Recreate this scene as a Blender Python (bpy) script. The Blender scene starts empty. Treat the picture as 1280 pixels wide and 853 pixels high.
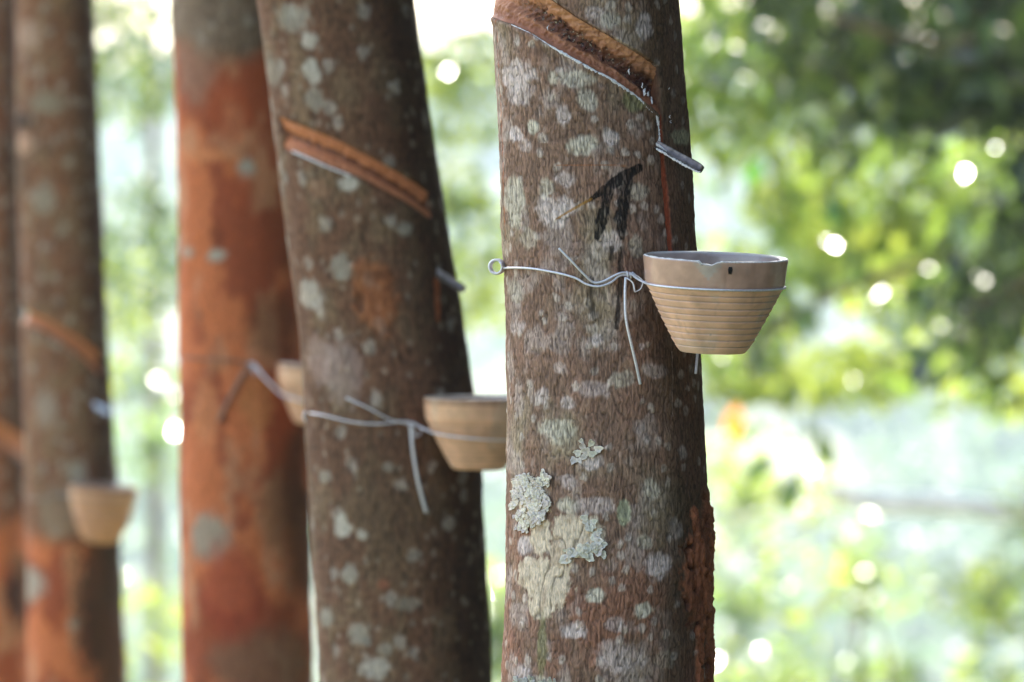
import bpy, bmesh, math, random
import numpy as np
from mathutils import Vector, Matrix, Euler
random.seed(7); RNG = np.random.default_rng(11)
R = math.radians
sc = bpy.context.scene
COL = sc.collection
# ------------------------------------------------------------------ camera geometry
D0 = 7.0; MPX = 0.000667; FPX = D0 / MPX; CAMZ = 1.30
def P(px, py, Y): return Vector(((px-640)*Y/FPX, Y, CAMZ-(py-426.5)*Y/FPX))
def zof(py, Y): return CAMZ-(py-426.5)*Y/FPX
def xof(px, Y): return (px-640)*Y/FPX
# ------------------------------------------------------------------ noise
def _hash(ix, iy, iz, seed):
    h = (ix.astype(np.int64)*374761393 + iy.astype(np.int64)*668265263 + iz.astype(np.int64)*2147483647 + seed*1274126177) & 0xffffffff
    h = ((h ^ (h >> 13))*1274126177) & 0xffffffff
    h = ((h ^ (h >> 16))*2246822519) & 0xffffffff
    h = h ^ (h >> 15)
    return (h & 0xffffff)/float(0xffffff)
def vn(x, y, z, seed=0):
    ix, iy, iz = np.floor(x), np.floor(y), np.floor(z)
    fx, fy, fz = x-ix, y-iy, z-iz
    fx = fx*fx*(3-2*fx); fy = fy*fy*(3-2*fy); fz = fz*fz*(3-2*fz)
    r = 0
    for a in (0, 1):
        for b in (0, 1):
            for c in (0, 1):
                w = (fx if a else 1-fx)*(fy if b else 1-fy)*(fz if c else 1-fz)
                r = r + w*_hash(ix+a, iy+b, iz+c, seed)
    return r
def fbm(x, y, z, o=4, seed=0, g=.5):
    r = 0; a = 1.; t = 0
    for k in range(o):
        r = r + a*vn(x*2**k, y*2**k, z*2**k, seed+k*17); t += a; a *= g
    return r/t
def cells(x, y, seed=0):            # 2D worley: nearest distance + id
    ix, iy = np.floor(x), np.floor(y); best = np.full(x.shape, 9.); idv = np.zeros(x.shape)
    zero = np.zeros_like(ix)
    for a in (-1, 0, 1):
        for b in (-1, 0, 1):
            jx, jy = ix+a, iy+b
            px = jx+_hash(jx, jy, zero, seed); py = jy+_hash(jx, jy, zero, seed+5)
            d = np.hypot(x-px, y-py); m = d < best
            best = np.where(m, d, best); idv = np.where(m, _hash(jx, jy, zero, seed+9), idv)
    return best, idv
def ss(a, b, x):
    t = np.clip((x-a)/(b-a), 0, 1); return t*t*(3-2*t)
def lin(r, g, b):
    f = lambda v: (v/255/12.92) if v/255 <= .04045 else ((v/255+.055)/1.055)**2.4
    return np.array([f(r), f(g), f(b)])
def mix(c, col, a): return c*(1-a[..., None])+np.asarray(col)*a[..., None]
# ------------------------------------------------------------------ object helpers
def tag(o, label=None, cat=None, group=None, kind=None):
    if label: o['label'] = label
    if cat: o['category'] = cat
    if group: o['group'] = group
    if kind: o['kind'] = kind
    return o
def empty(name, loc, label, cat, group=None):
    o = bpy.data.objects.new(name, None); COL.objects.link(o); o.location = loc; o.empty_display_size = .1
    return tag(o, label, cat, group)
def obj(name, V, F, mat, parent=None, colors=None, smooth=True, var=None):
    """V in world coordinates (parents are unrotated empties)"""
    V = np.asarray(V, dtype=np.float64).reshape(-1, 3)
    org = np.array(parent.location) if parent else V[V[:, 2].argmin()]*0+np.array([V[:, 0].mean(), V[:, 1].mean(), V[:, 2].min()])
    me = bpy.data.meshes.new(name)
    F = np.asarray(F)
    me.vertices.add(len(V)); me.vertices.foreach_set('co', (V-org).astype(np.float32).ravel())
    k = F.shape[1]
    me.loops.add(F.size); me.loops.foreach_set('vertex_index', F.astype(np.int32).ravel())
    me.polygons.add(len(F)); me.polygons.foreach_set('loop_start', np.arange(0, F.size, k, dtype=np.int32))
    me.polygons.foreach_set('use_smooth', np.full(len(F), smooth))
    me.update(calc_edges=True)
    if colors is not None:
        a = me.color_attributes.new('col', 'FLOAT_COLOR', 'POINT')
        c = np.ones((len(V), 4), np.float32); c[:, :3] = colors; a.data.foreach_set('color', c.ravel())
    if mat: me.materials.append(mat)
    o = bpy.data.objects.new(name, me); COL.objects.link(o)
    if parent: o.parent = parent
    else: o.location = org
    return o
def grid_faces(nr, nc, wrap=False):
    i = np.arange(nr-1)[:, None]; j = np.arange(nc if wrap else nc-1)[None, :]
    j2 = (j+1) % nc
    return np.stack([i*nc+j, i*nc+j2, (i+1)*nc+j2, (i+1)*nc+j], -1).reshape(-1, 4)
def smooth_path(pts, n=8):
    p = [Vector(q) for q in pts]; out = []
    for i in range(len(p)-1):
        a = p[max(i-1, 0)]; b = p[i]; c = p[i+1]; d = p[min(i+2, len(p)-1)]
        for k in range(n):
            t = k/n
            out.append(.5*((2*b)+(c-a)*t+(2*a-5*b+4*c-d)*t*t+(3*b-a-3*c+d)*t**3))
    out.append(p[-1]); return out
def tube(pts, r, seg=8):
    pts = [Vector(p) for p in pts]; n = len(pts)
    rr = r if hasattr(r, '__len__') else [r]*n
    V = []; up = None
    for i in range(n):
        t = (pts[min(i+1, n-1)]-pts[max(i-1, 0)]).normalized()
        if up is None:
            up = t.orthogonal().normalized()
        up = (up-t*up.dot(t)).normalized(); s = t.cross(up)
        for k in range(seg):
            a = 2*math.pi*k/seg
            V.append(pts[i]+(up*math.cos(a)+s*math.sin(a))*rr[i])
    F = [tuple(int(v) for v in f) for f in grid_faces(n, seg, True)]
    c0 = len(V); V.append(pts[0]); V.append(pts[-1])
    for k in range(seg):
        F.append((c0, c0, (k+1) % seg, k)); F.append((c0+1, c0+1, (n-1)*seg+k, (n-1)*seg+(k+1) % seg))
    return [tuple(v) for v in V], F
def build(name, VF, mat, parent, colors=None):
    """bmesh route that tolerates triangles"""
    V, F = VF
    me = bpy.data.meshes.new(name); org = Vector(parent.location) if parent else Vector((0, 0, 0))
    me.from_pydata([Vector(v)-org for v in V], [], [tuple(dict.fromkeys(f)) for f in F])
    me.polygons.foreach_set('use_smooth', [True]*len(me.polygons)); me.update()
    if mat: me.materials.append(mat)
    o = bpy.data.objects.new(name, me); COL.objects.link(o)
    if parent: o.parent = parent
    return o
def join(parts):
    V = []; F = []
    for v, f in parts:
        b = len(V); V += list(v); F += [tuple(i+b for i in q) for q in f]
    return V, F
# ------------------------------------------------------------------ materials
def newmat(name):
    m = bpy.data.materials.new(name); m.use_nodes = True; nt = m.node_tree
    return m, nt, nt.nodes, nt.links, nt.nodes['Principled BSDF']
def m_bark(name, bump=.5, rough=.8, scale=1.0, k=1.0):
    m, nt, N, L, b = newmat(name)
    at = N.new('ShaderNodeAttribute'); at.attribute_name = 'col'
    tc = N.new('ShaderNodeTexCoord'); mp = N.new('ShaderNodeMapping'); mp.inputs['Scale'].default_value = (620*scale, 620*scale, 190*scale)
    L.new(tc.outputs['Object'], mp.inputs['Vector'])
    n1 = N.new('ShaderNodeTexNoise'); n1.inputs['Scale'].default_value = 1; n1.inputs['Detail'].default_value = 4; n1.inputs['Distortion'].default_value = .6
    L.new(mp.outputs[0], n1.inputs['Vector'])
    hs = N.new('ShaderNodeMapRange'); hs.inputs['From Min'].default_value = .3; hs.inputs['From Max'].default_value = .7
    hs.inputs['To Min'].default_value = .62; hs.inputs['To Max'].default_value = 1.28
    L.new(n1.outputs[0], hs.inputs[0])
    mu = N.new('ShaderNodeVectorMath'); mu.operation = 'SCALE'; L.new(at.outputs['Color'], mu.inputs[0]); L.new(hs.outputs[0], mu.inputs['Scale'])
    wm = N.new('ShaderNodeVectorMath'); wm.operation = 'MULTIPLY'; wm.inputs[1].default_value = (1.33*k, 1.20*k, 1.03*k); L.new(mu.outputs[0], wm.inputs[0])
    L.new(wm.outputs[0], b.inputs['Base Color'])
    bp = N.new('ShaderNodeBump'); bp.inputs['Strength'].default_value = bump; bp.inputs['Distance'].default_value = .0012
    L.new(n1.outputs[0], bp.inputs['Height']); L.new(bp.outputs[0], b.inputs['Normal'])
    b.inputs['Roughness'].default_value = rough; b.inputs['Specular IOR Level'].default_value = .3
    return m
def m_vcol(name, rough=.7, spec=.3, bump=0, bscale=400):
    m, nt, N, L, b = newmat(name)
    at = N.new('ShaderNodeAttribute'); at.attribute_name = 'col'; L.new(at.outputs['Color'], b.inputs['Base Color'])
    if bump:
        tc = N.new('ShaderNodeTexCoord'); n1 = N.new('ShaderNodeTexNoise'); n1.inputs['Scale'].default_value = bscale; n1.inputs['Detail'].default_value = 3
        L.new(tc.outputs['Object'], n1.inputs['Vector']); bp = N.new('ShaderNodeBump'); bp.inputs['Strength'].default_value = bump; bp.inputs['Distance'].default_value = .001
        L.new(n1.outputs[0], bp.inputs['Height']); L.new(bp.outputs[0], b.inputs['Normal'])
    b.inputs['Roughness'].default_value = rough; b.inputs['Specular IOR Level'].default_value = spec
    return m
def m_plain(name, c, rough=.5, metal=0, spec=.5, var=.25, scale=200, bump=.2):
    m, nt, N, L, b = newmat(name)
    tc = N.new('ShaderNodeTexCoord'); n1 = N.new('ShaderNodeTexNoise'); n1.inputs['Scale'].default_value = scale; n1.inputs['Detail'].default_value = 3
    L.new(tc.outputs['Object'], n1.inputs['Vector'])
    mr = N.new('ShaderNodeMapRange'); mr.inputs['From Min'].default_value = .3; mr.inputs['From Max'].default_value = .7
    mr.inputs['To Min'].default_value = 1-var; mr.inputs['To Max'].default_value = 1+var; L.new(n1.outputs[0], mr.inputs[0])
    mu = N.new('ShaderNodeVectorMath'); mu.operation = 'SCALE'; mu.inputs[0].default_value = tuple(c); L.new(mr.outputs[0], mu.inputs['Scale'])
    L.new(mu.outputs[0], b.inputs['Base Color'])
    if bump:
        bp = N.new('ShaderNodeBump'); bp.inputs['Strength'].default_value = bump; bp.inputs['Distance'].default_value = .0006
        L.new(n1.outputs[0], bp.inputs['Height']); L.new(bp.outputs[0], b.inputs['Normal'])
    b.inputs['Roughness'].default_value = rough; b.inputs['Metallic'].default_value = metal; b.inputs['Specular IOR Level'].default_value = spec
    return m
def m_leaf(name, trans=.45, rough=.25, spec=1.0):
    m, nt, N, L, b = newmat(name)
    at = N.new('ShaderNodeAttribute'); at.attribute_name = 'col'
    L.new(at.outputs['Color'], b.inputs['Base Color']); b.inputs['Roughness'].default_value = rough; b.inputs['Specular IOR Level'].default_value = spec
    tr = N.new('ShaderNodeBsdfTranslucent')
    g = N.new('ShaderNodeMix'); g.data_type = 'RGBA'; g.blend_type = 'MULTIPLY'; g.inputs[0].default_value = 1
    L.new(at.outputs['Color'], g.inputs[6]); g.inputs[7].default_value = (2.45, 2.5, 1.75, 1)
    L.new(g.outputs[2], tr.inputs['Color'])
    mx = N.new('ShaderNodeMixShader'); mx.inputs[0].default_value = trans
    L.new(b.outputs[0], mx.inputs[1]); L.new(tr.outputs[0], mx.inputs[2])
    L.new(mx.outputs[0], N['Material Output'].inputs['Surface'])
    return m
BARK1 = m_bark('bark_near', .7)
BARK2 = m_bark('bark_far', .6, scale=.6, k=.86)
CUTM = m_vcol('cut_wood', .6, .35, .5, 600)
LICH = m_vcol('lichen_crust', .85, .2, .6, 900)
WIRE = m_plain('galvanised_wire', lin(226, 222, 226), .40, .45, .5, .12, 500, .2)
WIREG = m_plain('dull_wire', lin(150, 145, 140), .5, .6, .5, .25, 500, .3)
LATEX = m_plain('dried_latex', lin(232, 224, 218), .45, 0, .5, .3, 700, .6)
LEAF = m_leaf('foliage')
LEAFD = m_leaf('foliage_shade', .30, .21, 1.0)
LEAFH = m_leaf('foliage_dense', .12, .4, .4)
WOOD = m_plain('limb_bark', lin(120, 100, 84), .8, 0, .3, .4, 12, .3)
# ------------------------------------------------------------------ trunks
class Trunk:
    """axis given in photograph pixels: (py, centre px, half width px)"""
    def __init__(s, Y, ax):
        s.Y = Y; k = Y/FPX
        z = [zof(a[0], Y) for a in ax]; c = [(a[1]-640)*k for a in ax]; r = [a[2]*k for a in ax]
        o = np.argsort(z); z = np.array(z)[o]; c = np.array(c)[o]; r = np.array(r)[o]
        sl = (c[1]-c[0])/(z[1]-z[0])*.4; su = (c[-1]-c[-2])/(z[-1]-z[-2])*.6
        s.z = np.concatenate([[-.25, .0, .35], z, [z[-1]+1.2, z[-1]+2.6]])
        s.c = np.concatenate([[c[0]+sl*(-.25-z[0]), c[0]+sl*(-z[0]), c[0]+sl*(.35-z[0])], c, [c[-1]+su*1.2, c[-1]+su*1.6]])
        s.r = np.concatenate([[r[0]*1.7, r[0]*1.45, r[0]*1.14], r, [r[-1]*.82, r[-1]*.6]])
    def cx(s, z): return np.interp(z, s.z, s.c)
    def rad(s, z):
        return (np.interp(z-.03, s.z, s.r)+np.interp(z, s.z, s.r)+np.interp(z+.03, s.z, s.r))/3
    def th(s, px, py):
        z = zof(py, s.Y); q = (xof(px, s.Y)-s.cx(z))/s.rad(z)
        return float(np.arcsin(np.clip(q, -.995, .995)))
    def pt(s, th, z, off=0.):
        r = s.rad(z)+off
        return np.stack([s.cx(z)+r*np.sin(th), s.Y-r*np.cos(th), z+0*th], -1)
    def at(s, px, py, off=0.):        # point on the bark seen at that place
        z = zof(py, s.Y); return Vector(s.pt(np.array(s.th(px, py)), np.array(z), off))
    def mesh(s, parent, mat, paint, zlo, zhi, dz, dth_front, name='trunk'):
        zs = np.concatenate([np.linspace(-.25, zlo, 130)[:-1], np.arange(zlo, zhi, dz), np.linspace(zhi, s.z[-1], 130)])
        half = R(112)
        tf = np.arange(-half, half, dth_front); tb = np.linspace(half, 2*math.pi-half, 60)[:-1]
        th = np.concatenate([tf, tb])
        TH, Z = np.meshgrid(th, zs)
        TW = (TH+math.pi) % (2*math.pi)-math.pi
        disp, colr = paint(s, TW, Z)
        V = s.pt(TH, Z, disp)
        F = grid_faces(len(zs), len(th), True)
        return obj(name, V.reshape(-1, 3), F, mat, parent, colr.reshape(-1, 3))
def spot(s, TH, Z, px, py, rx, ry, nz, soft=.3, rag=.9):
    k = s.Y/FPX; t0 = s.th(px, py); z0 = zof(py, s.Y); c = max(math.cos(t0), .35)
    r = s.rad(np.array(z0))
    d = np.hypot((TH-t0)*r/(rx*k/c), (Z-z0)/(ry*k))
    return 1-ss(1-soft, 1+soft, d+rag*(nz-.5))
def stroke(s, TH, Z, pts, nz, rag=.5, soft=.35):
    """painted stroke: pts = (px, py, half width)"""
    k = s.Y/FPX; out = np.zeros_like(TH)
    P2 = [(s.th(p[0], p[1])*float(s.rad(np.array(zof(p[1], s.Y)))), zof(p[1], s.Y), p[2]*k) for p in pts]
    U = TH*s.rad(Z)
    for a, b in zip(P2[:-1], P2[1:]):
        dx, dy = b[0]-a[0], b[1]-a[1]; L2 = dx*dx+dy*dy+1e-12
        t = np.clip(((U-a[0])*dx+(Z-a[1])*dy)/L2, 0, 1)
        d = np.hypot(U-a[0]-t*dx, Z-a[1]-t*dy); w = a[2]+(b[2]-a[2])*t
        out = np.maximum(out, 1-ss(1-soft, 1+soft, d/w+rag*(nz-.5)))
    return out
def band_mask(s, TH, Z, low, top, endpx):
    """inside the tapping cut; low / top are pixel polylines"""
    def zl(poly):
        t = [s.th(p[0], p[1]) for p in poly]; z = [zof(p[1], s.Y) for p in poly]
        sl0 = (z[1]-z[0])/(t[1]-t[0])
        tt = np.concatenate([[t[0]-1.5], t]); zz = np.concatenate([[z[0]-1.5*sl0*.6], z])
        return tt, zz
    tl, z_l = zl(low); tt, z_t = zl(top)
    lo = np.interp(TH, tl, z_l); hi = np.interp(TH, tt, z_t)
    return lo, hi
def cut_part(s, parent, low, top, th0, th1, colfn, depth=.006, nu=260, nw=44, name='tapping_cut'):
    T = np.linspace(th0, th1, nu); W = np.linspace(0, 1, nw)
    TH, WW = np.meshgrid(T, W)
    lo, hi = band_mask(s, TH, None, low, top, None)
    Z = lo+(hi-lo)*WW; U = TH*s.rad(Z)
    n = fbm(U/.004, Z/.003, U*0, 4, 31)
    off = -depth*np.interp(WW+.10*(fbm(U/.012, Z/.02, U*0, 3, 33)-.5), [0, .08, .26, .36, .55, .72, 1], [0, .2, .32, 1, 1, .55, .08])+.0040*(n-.5)*ss(0, .12, WW)-.0012
    V = s.pt(TH, Z, off); c = colfn(U, Z, WW, n, TH)
    c = c*.86
    return obj(name, V.reshape(-1, 3), grid_faces(nw, nu), CUTM, parent, c.reshape(-1, 3))
# ---- tree 1 (sharp)
T1 = Trunk(7.0, [(-60, 727, 117), (0, 730.5, 117.5), (300, 749, 121), (480, 757.5, 122.5), (680, 761, 128), (853, 758.5, 131.5), (910, 757, 133)])
LOW1 = [(618, 24), (640, 33), (665, 45), (690, 62), (720, 78), (760, 100), (790, 120), (812, 136), (823, 146)]
TOP1 = [(618, -42), (660, -16), (690, 6), (720, 27), (770, 55), (822, 88), (825, 96)]
SPOTS1 = [(647,98,25,18,.8),(646,120,22,13,.7),(643,171,8,9,1),(666,162,7,8,1),(703,148,9,12,.8),(727,185,17,12,.9),(732,129,12,12,.7),(764,176,9,8,.9),
 (743,21,10,8,.6),(804,37,10,14,.6),(762,30,14,10,.6),(722,103,20,9,.7),(689,100,8,9,.7),(642,255,12,30,.8),(691,264,21,18,.9),(705,227,14,10,.6),(682,236,10,12,.6),
 (762,302,14,12,.7),(792,309,9,14,.5),(795,243,12,12,.5),(656,185,9,8,.6),(743,426,12,8,.9),(645,410,9,9,.6),(642,363,10,14,.5),(801,433,4,5,.8),(818,464,14,8,.5),
 (778,473,16,10,.6),(740,485,18,10,.5),(698,459,8,8,.4),(677,494,10,9,.6),(708,503,10,8,.7),(700,536,24,14,.8),(797,534,8,10,.4),(738,577,14,9,1),
 (710,600,10,8,.6),(708,630,13,9,.8),(743,630,26,10,.6),(813,609,9,12,.6),(804,675,9,8,.6),(844,660,10,12,.3),(853,564,5,8,.4),(656,681,9,10,1),(820,706,16,15,.8),
 (743,742,13,9,1),(804,759,11,9,1),(715,786,17,10,1),(773,815,30,20,.45),(766,777,12,9,.5),(650,840,10,14,.6),(677,850,14,10,.7),(660,300,10,12,.4),(830,820,12,10,.25)]
def paint1(s, TH, Z):
    r = s.rad(Z); U = TH*r; X = np.sin(TH)*r*1.0; Y = np.cos(TH)*r
    big = fbm(X*9, Y*9, Z*6, 4, 3); med = fbm(X*45, Y*45, Z*28, 4, 5); nz = fbm(X*260, Y*260, Z*200, 4, 8)
    wx = (fbm(X*120, Y*120, Z*60, 3, 21)-.5)*.004; wz = (fbm(X*90, Y*90, Z*90, 3, 23)-.5)*.01
    f1 = vn((U+wx)/.0016, (Z+wz)/.0075, U*0, 41); f2 = vn((U+wx)/.0030, (Z+wz)/.016, U*0+3, 43); f3 = vn((U+wx)/.0011, (Z+wz)/.0040, U*0+5, 47)
    fis = 1-np.abs(2*f1-1); fis2 = 1-np.abs(2*f2-1)
    crack = ss(.62, .98, fis)*.62+ss(.84, 1., fis2)*.40; crack = np.clip(crack, 0, 1)
    c = np.ones(TH.shape+(3,))*lin(132, 106, 92)
    c = mix(c, lin(150, 116, 100), ss(.45, .75, med)*.6)
    c = mix(c, lin(158, 146, 126), ss(.5, .8, fbm(X*30, Y*30, Z*18, 4, 71))*.75)
    c = mix(c, lin(110, 88, 70), ss(.5, .75, big)*.6)
    zpx = 426.5-(Z-CAMZ)*FPX/s.Y
    c = mix(c, lin(150, 100, 80), ss(560, 760, zpx)*ss(.35, .65, med)*.5)
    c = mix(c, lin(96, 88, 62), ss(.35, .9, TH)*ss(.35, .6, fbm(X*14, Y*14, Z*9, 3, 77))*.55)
    c = mix(c, lin(74, 50, 36), ss(.15, 1.0, TH)*.74)  # shade of the right side put into the bark colour
    # lilac grey crust
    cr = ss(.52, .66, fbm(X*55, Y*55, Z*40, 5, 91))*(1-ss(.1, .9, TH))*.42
    c = mix(c, lin(190, 178, 176), cr*(.65+.35*(1-crack)))
    sd, sid = cells(U/.011+wx*60, Z/.012+wz*20, 13)
    sp = (1-ss(.2, .42, sd+.5*(nz-.5)))*(sid > .8)
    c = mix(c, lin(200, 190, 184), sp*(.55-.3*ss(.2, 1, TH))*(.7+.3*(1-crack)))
    nzs = nz*.5+.5*(.5+1.5*(fbm(X*85, Y*85, Z*75, 3, 121)-.5))
    for (px, py, rx, ry, a) in SPOTS1:
        m = spot(s, TH, Z, px, py, rx, ry, nzs, .3, 1.5)
        tone = lin(212, 200, 202) if (px*7+py) % 3 else lin(204, 200, 188)
        c = mix(c, tone, m*a*.85*(.68+.32*(1-crack)))
    # pale green crust of the big patch and the others
    gm = np.zeros_like(TH)
    for (px, py, rx, ry) in [(664, 624, 18, 28), (676, 668, 13, 24), (660, 715, 14, 20), (684, 725, 28, 34), (676, 755, 18, 15), (708, 662, 20, 24), (733, 666, 20, 24), (722, 684, 16, 10), (700, 690, 16, 16)]:
        gm = np.maximum(gm, spot(s, TH, Z, px, py, rx, ry, nz, .12, .8))
    gcr = ss(.93, .995, 1-np.abs(2*vn((U+wx*1.5)/.009, (Z+wz)/.035, U*0, 57)-1))
    c = mix(c, lin(206, 192, 174), gm*(.85+.15*(1-crack))*.95); c = c*(1-.55*gm*gcr)[..., None]; c = mix(c, lin(160, 140, 122), gm*ss(.55, .68, fbm(X*150, Y*150, Z*110, 3, 97))*.6)
    g2 = np.maximum(spot(s, TH, Z, 778, 637, 9, 16, nz, .15), spot(s, TH, Z, 851, 172, 11, 10, nz)*.5)
    c = mix(c, lin(180, 186, 160), g2*.8)
    c = mix(c, lin(118, 124, 84), np.maximum(spot(s, TH, Z, 677, 805, 6, 38, nz), spot(s, TH, Z, 792, 129, 14, 13, nz))*.6)
    # fissures
    c = c*(1-.62*crack*(1-gm*.9))[..., None]*(.86+.30*f3)[..., None]
    # guide groove down the left edge
    gl = stroke(s, TH, Z, [(619, -30, 2.2), (620, 60, 2.2), (624, 150, 2.4), (628, 230, 2.4), (631, 300, 2)], nz, .6)
    c = mix(c, lin(178, 112, 80), gl*.8)
    # rust run below the spout
    rn = stroke(s, TH, Z, [(823, 140, 2.2), (826, 195, 3.4), (831, 240, 4.6), (836, 300, 4.2), (838, 330, 3)], nz, .5)
    c = mix(c, lin(150, 72, 46), rn*.9)
    # black latex stain
    bk = stroke(s, TH, Z, [(735, 253, 1.8), (752, 241, 5), (775, 226, 7.5), (797, 212, 5.5)], nz, .7, .2)
    bk = np.maximum(bk, stroke(s, TH, Z, [(760, 236, 6.5), (755, 262, 6.5), (750, 280, 7), (745, 298, 4)], nz, 1.1, .25))
    bk = np.maximum(bk, stroke(s, TH, Z, [(784, 222, 7), (779, 250, 8), (775, 275, 8), (776, 298, 4)], nz, .9, .25))
    bk = np.maximum(bk, .7*stroke(s, TH, Z, [(763, 312, 4), (761, 325, 2.5)], nz, 1.2))
    bk = np.maximum(bk, .75*stroke(s, TH, Z, [(774, 312, 3), (775, 345, 4), (772, 380, 3.5), (769, 410, 3)], nz, 1.2))
    bk = np.maximum(bk, .6*stroke(s, TH, Z, [(738, 350, 3), (737, 378, 5), (742, 400, 2)], nz, 1.5))
    bk = np.maximum(bk, .42*ss(.42, .7, nz)*np.maximum(stroke(s, TH, Z, [(715, 415, 7), (745, 420, 7), (790, 424, 8)], nz, 2.4, .7), spot(s, TH, Z, 692, 434, 7, 6, nz, .5, 2)))
    c = mix(c, lin(24, 19, 16), np.clip(bk*1.15, 0, 1)*(1-.28*ss(.52, .78, f3)*(1-crack))*.97)
    c = mix(c, lin(150, 110, 50), stroke(s, TH, Z, [(694, 276, .9), (718, 262, 1.6), (738, 251, 1.5)], nz, .4)*.85)
    c = mix(c, lin(150, 98, 66), stroke(s, TH, Z, [(695, 209, .8), (740, 209, .8), (780, 210, .8)], nz, .8)*.7)
    # shade and latex stain painted in by the cup and down the right
    dk = np.maximum(stroke(s, TH, Z, [(800, 330, 16), (815, 400, 26), (830, 455, 20)], nz, .8, .6), .5*stroke(s, TH, Z, [(846, 480, 12), (850, 600, 14), (846, 853, 22)], nz, .8, .7))
    c = c*(1-.45*dk)[..., None]
    c = mix(c, lin(160, 140, 130), stroke(s, TH, Z, [(838, 440, .5), (839, 520, .5)], nz, .3)*.7)
    # torn rust bark lower right
    tr = np.maximum(spot(s, TH, Z, 872, 720, 17, 62, nz, .2), stroke(s, TH, Z, [(868, 640, 8), (872, 700, 13), (874, 760, 14), (872, 853, 10), (872, 920, 10)], nz, 1.0, .2))
    tr = np.maximum(tr, ss(1.12, 1.28, TH+.4*(nz-.5))*ss(595, 640, zpx)*(TH < 1.9))
    tcr = ss(.78, .97, 1-np.abs(2*vn(U/.006+wx*200, Z/.02+wz*10, U*0, 59)-1))
    c = mix(c, lin(150, 92, 64), tr*.85); c = mix(c, lin(96, 58, 42), tr*ss(.5, .65, fbm(X*70, Y*70, Z*40, 3, 99))*.7); c = c*(1-.7*tr*tcr)[..., None]
    d = .0011*(1-crack)*(1-gm*.5)+.0030*(med-.5)+.005*(big-.5)+.0016*(nz-.5)-.0011+gm*(.0008-.0009*gcr)
    d = d+tr*(.0055*nz-.0006-.0050*tcr)+.0012*sp*.3
    d = d-.0012*gl-.0012*rn
    lo, hi = band_mask(s, TH, Z, LOW1, TOP1, None)
    tend = s.th(823, 120); inb = ss(lo-.0008, lo+.0016, Z)*(1-ss(hi-.0016, hi+.0012, Z))*(1-ss(tend-.012, tend+.012, TH))*(TH > -2.1)
    d = d*(1-inb)-.014*inb
    lip = np.exp(-((Z-lo+.003)/.003)**2)*(TH < tend)*(TH > -2.1); d = d+.0012*lip
    c = mix(c, lin(120, 70, 46), inb)
    return d, c
root1 = empty('rubber_tree', (float(T1.cx(0)), 7.0, 0), 'nearest tapped rubber tree, in sharp focus, with flaky pale lichen and a black stain', 'tree', 'tapped rubber trees in a row')
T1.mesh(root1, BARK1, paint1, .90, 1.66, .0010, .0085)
def cutcol1(U, Z, W, n, TH):
    c = np.ones(U.shape+(3,))*lin(196, 132, 92)
    c = mix(c, lin(214, 150, 104), ss(.72, .85, W)*.8)
    dk = ss(.26, .38, W+.3*(n-.5))*(1-ss(.60, .74, W+.35*(n-.5)))*ss(-1.2, -.3, TH)
    c = mix(c, lin(88, 46, 34), dk*.9)
    n2 = fbm(U/.0016, Z/.0016, U*0, 3, 67)
    c = mix(c, lin(40, 22, 18), dk*ss(.5, .62, n2)); c = mix(c, lin(205, 180, 150), dk*ss(.68, .76, n2)*.8)
    c = mix(c, lin(150, 84, 58), (1-ss(.12, .3, W))*.6)
    c = mix(c, lin(150, 96, 66), ss(.52, .7, fbm(U/.02, Z/.0025, U*0, 3, 69))*.5)
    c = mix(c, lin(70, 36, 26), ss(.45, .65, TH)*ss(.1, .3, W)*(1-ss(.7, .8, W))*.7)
    return c*(.8+.4*n)[..., None]
cut = cut_part(T1, root1, LOW1, TOP1, -1.75, T1.th(824, 118), cutcol1, .0085, 420, 60)
# white latex line along the lower lip then down to the spout
lp = [T1.at(px, py, .0004) for px, py in [(640, 34), (664, 46), (690, 63), (712, 76), (740, 92), (760, 102), (778, 114), (794, 125), (808, 139), (818, 148), (821, 160), (822, 172), (822, 181)]]
lp = smooth_path(lp, 8); rr = [(.0005+.0009*random.random()+(.0005 if 14 < i < 80 else 0))*(.55 if i < 20 else 1) for i in range(len(lp))]
build('latex_trail', tube(lp, rr, 6), LATEX, root1)
for (px, py, q) in [(806, 118, 1.5), (803, 109, .8), (811, 121, 1.2), (835, 112, .7), (836, 148, .8), (837, 154, .5), (815, 127, 1.1), (786, 92, .8), (683, 38, .7)]:
    c0 = T1.at(px, py, -.002 if px < 824 else 0.); w_ = random.uniform(.6, 1.1)
    build('latex_drop', tube([c0+Vector((random.uniform(-.0006, .0006), -.0006*k, .002*q-.0011*q*k*random.uniform(.7, 1.4))) for k in range(5)], [.0003, .0008*q*w_, .0006*q, .0009*q*w_, .0002], 6), LATEX, root1)
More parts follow.
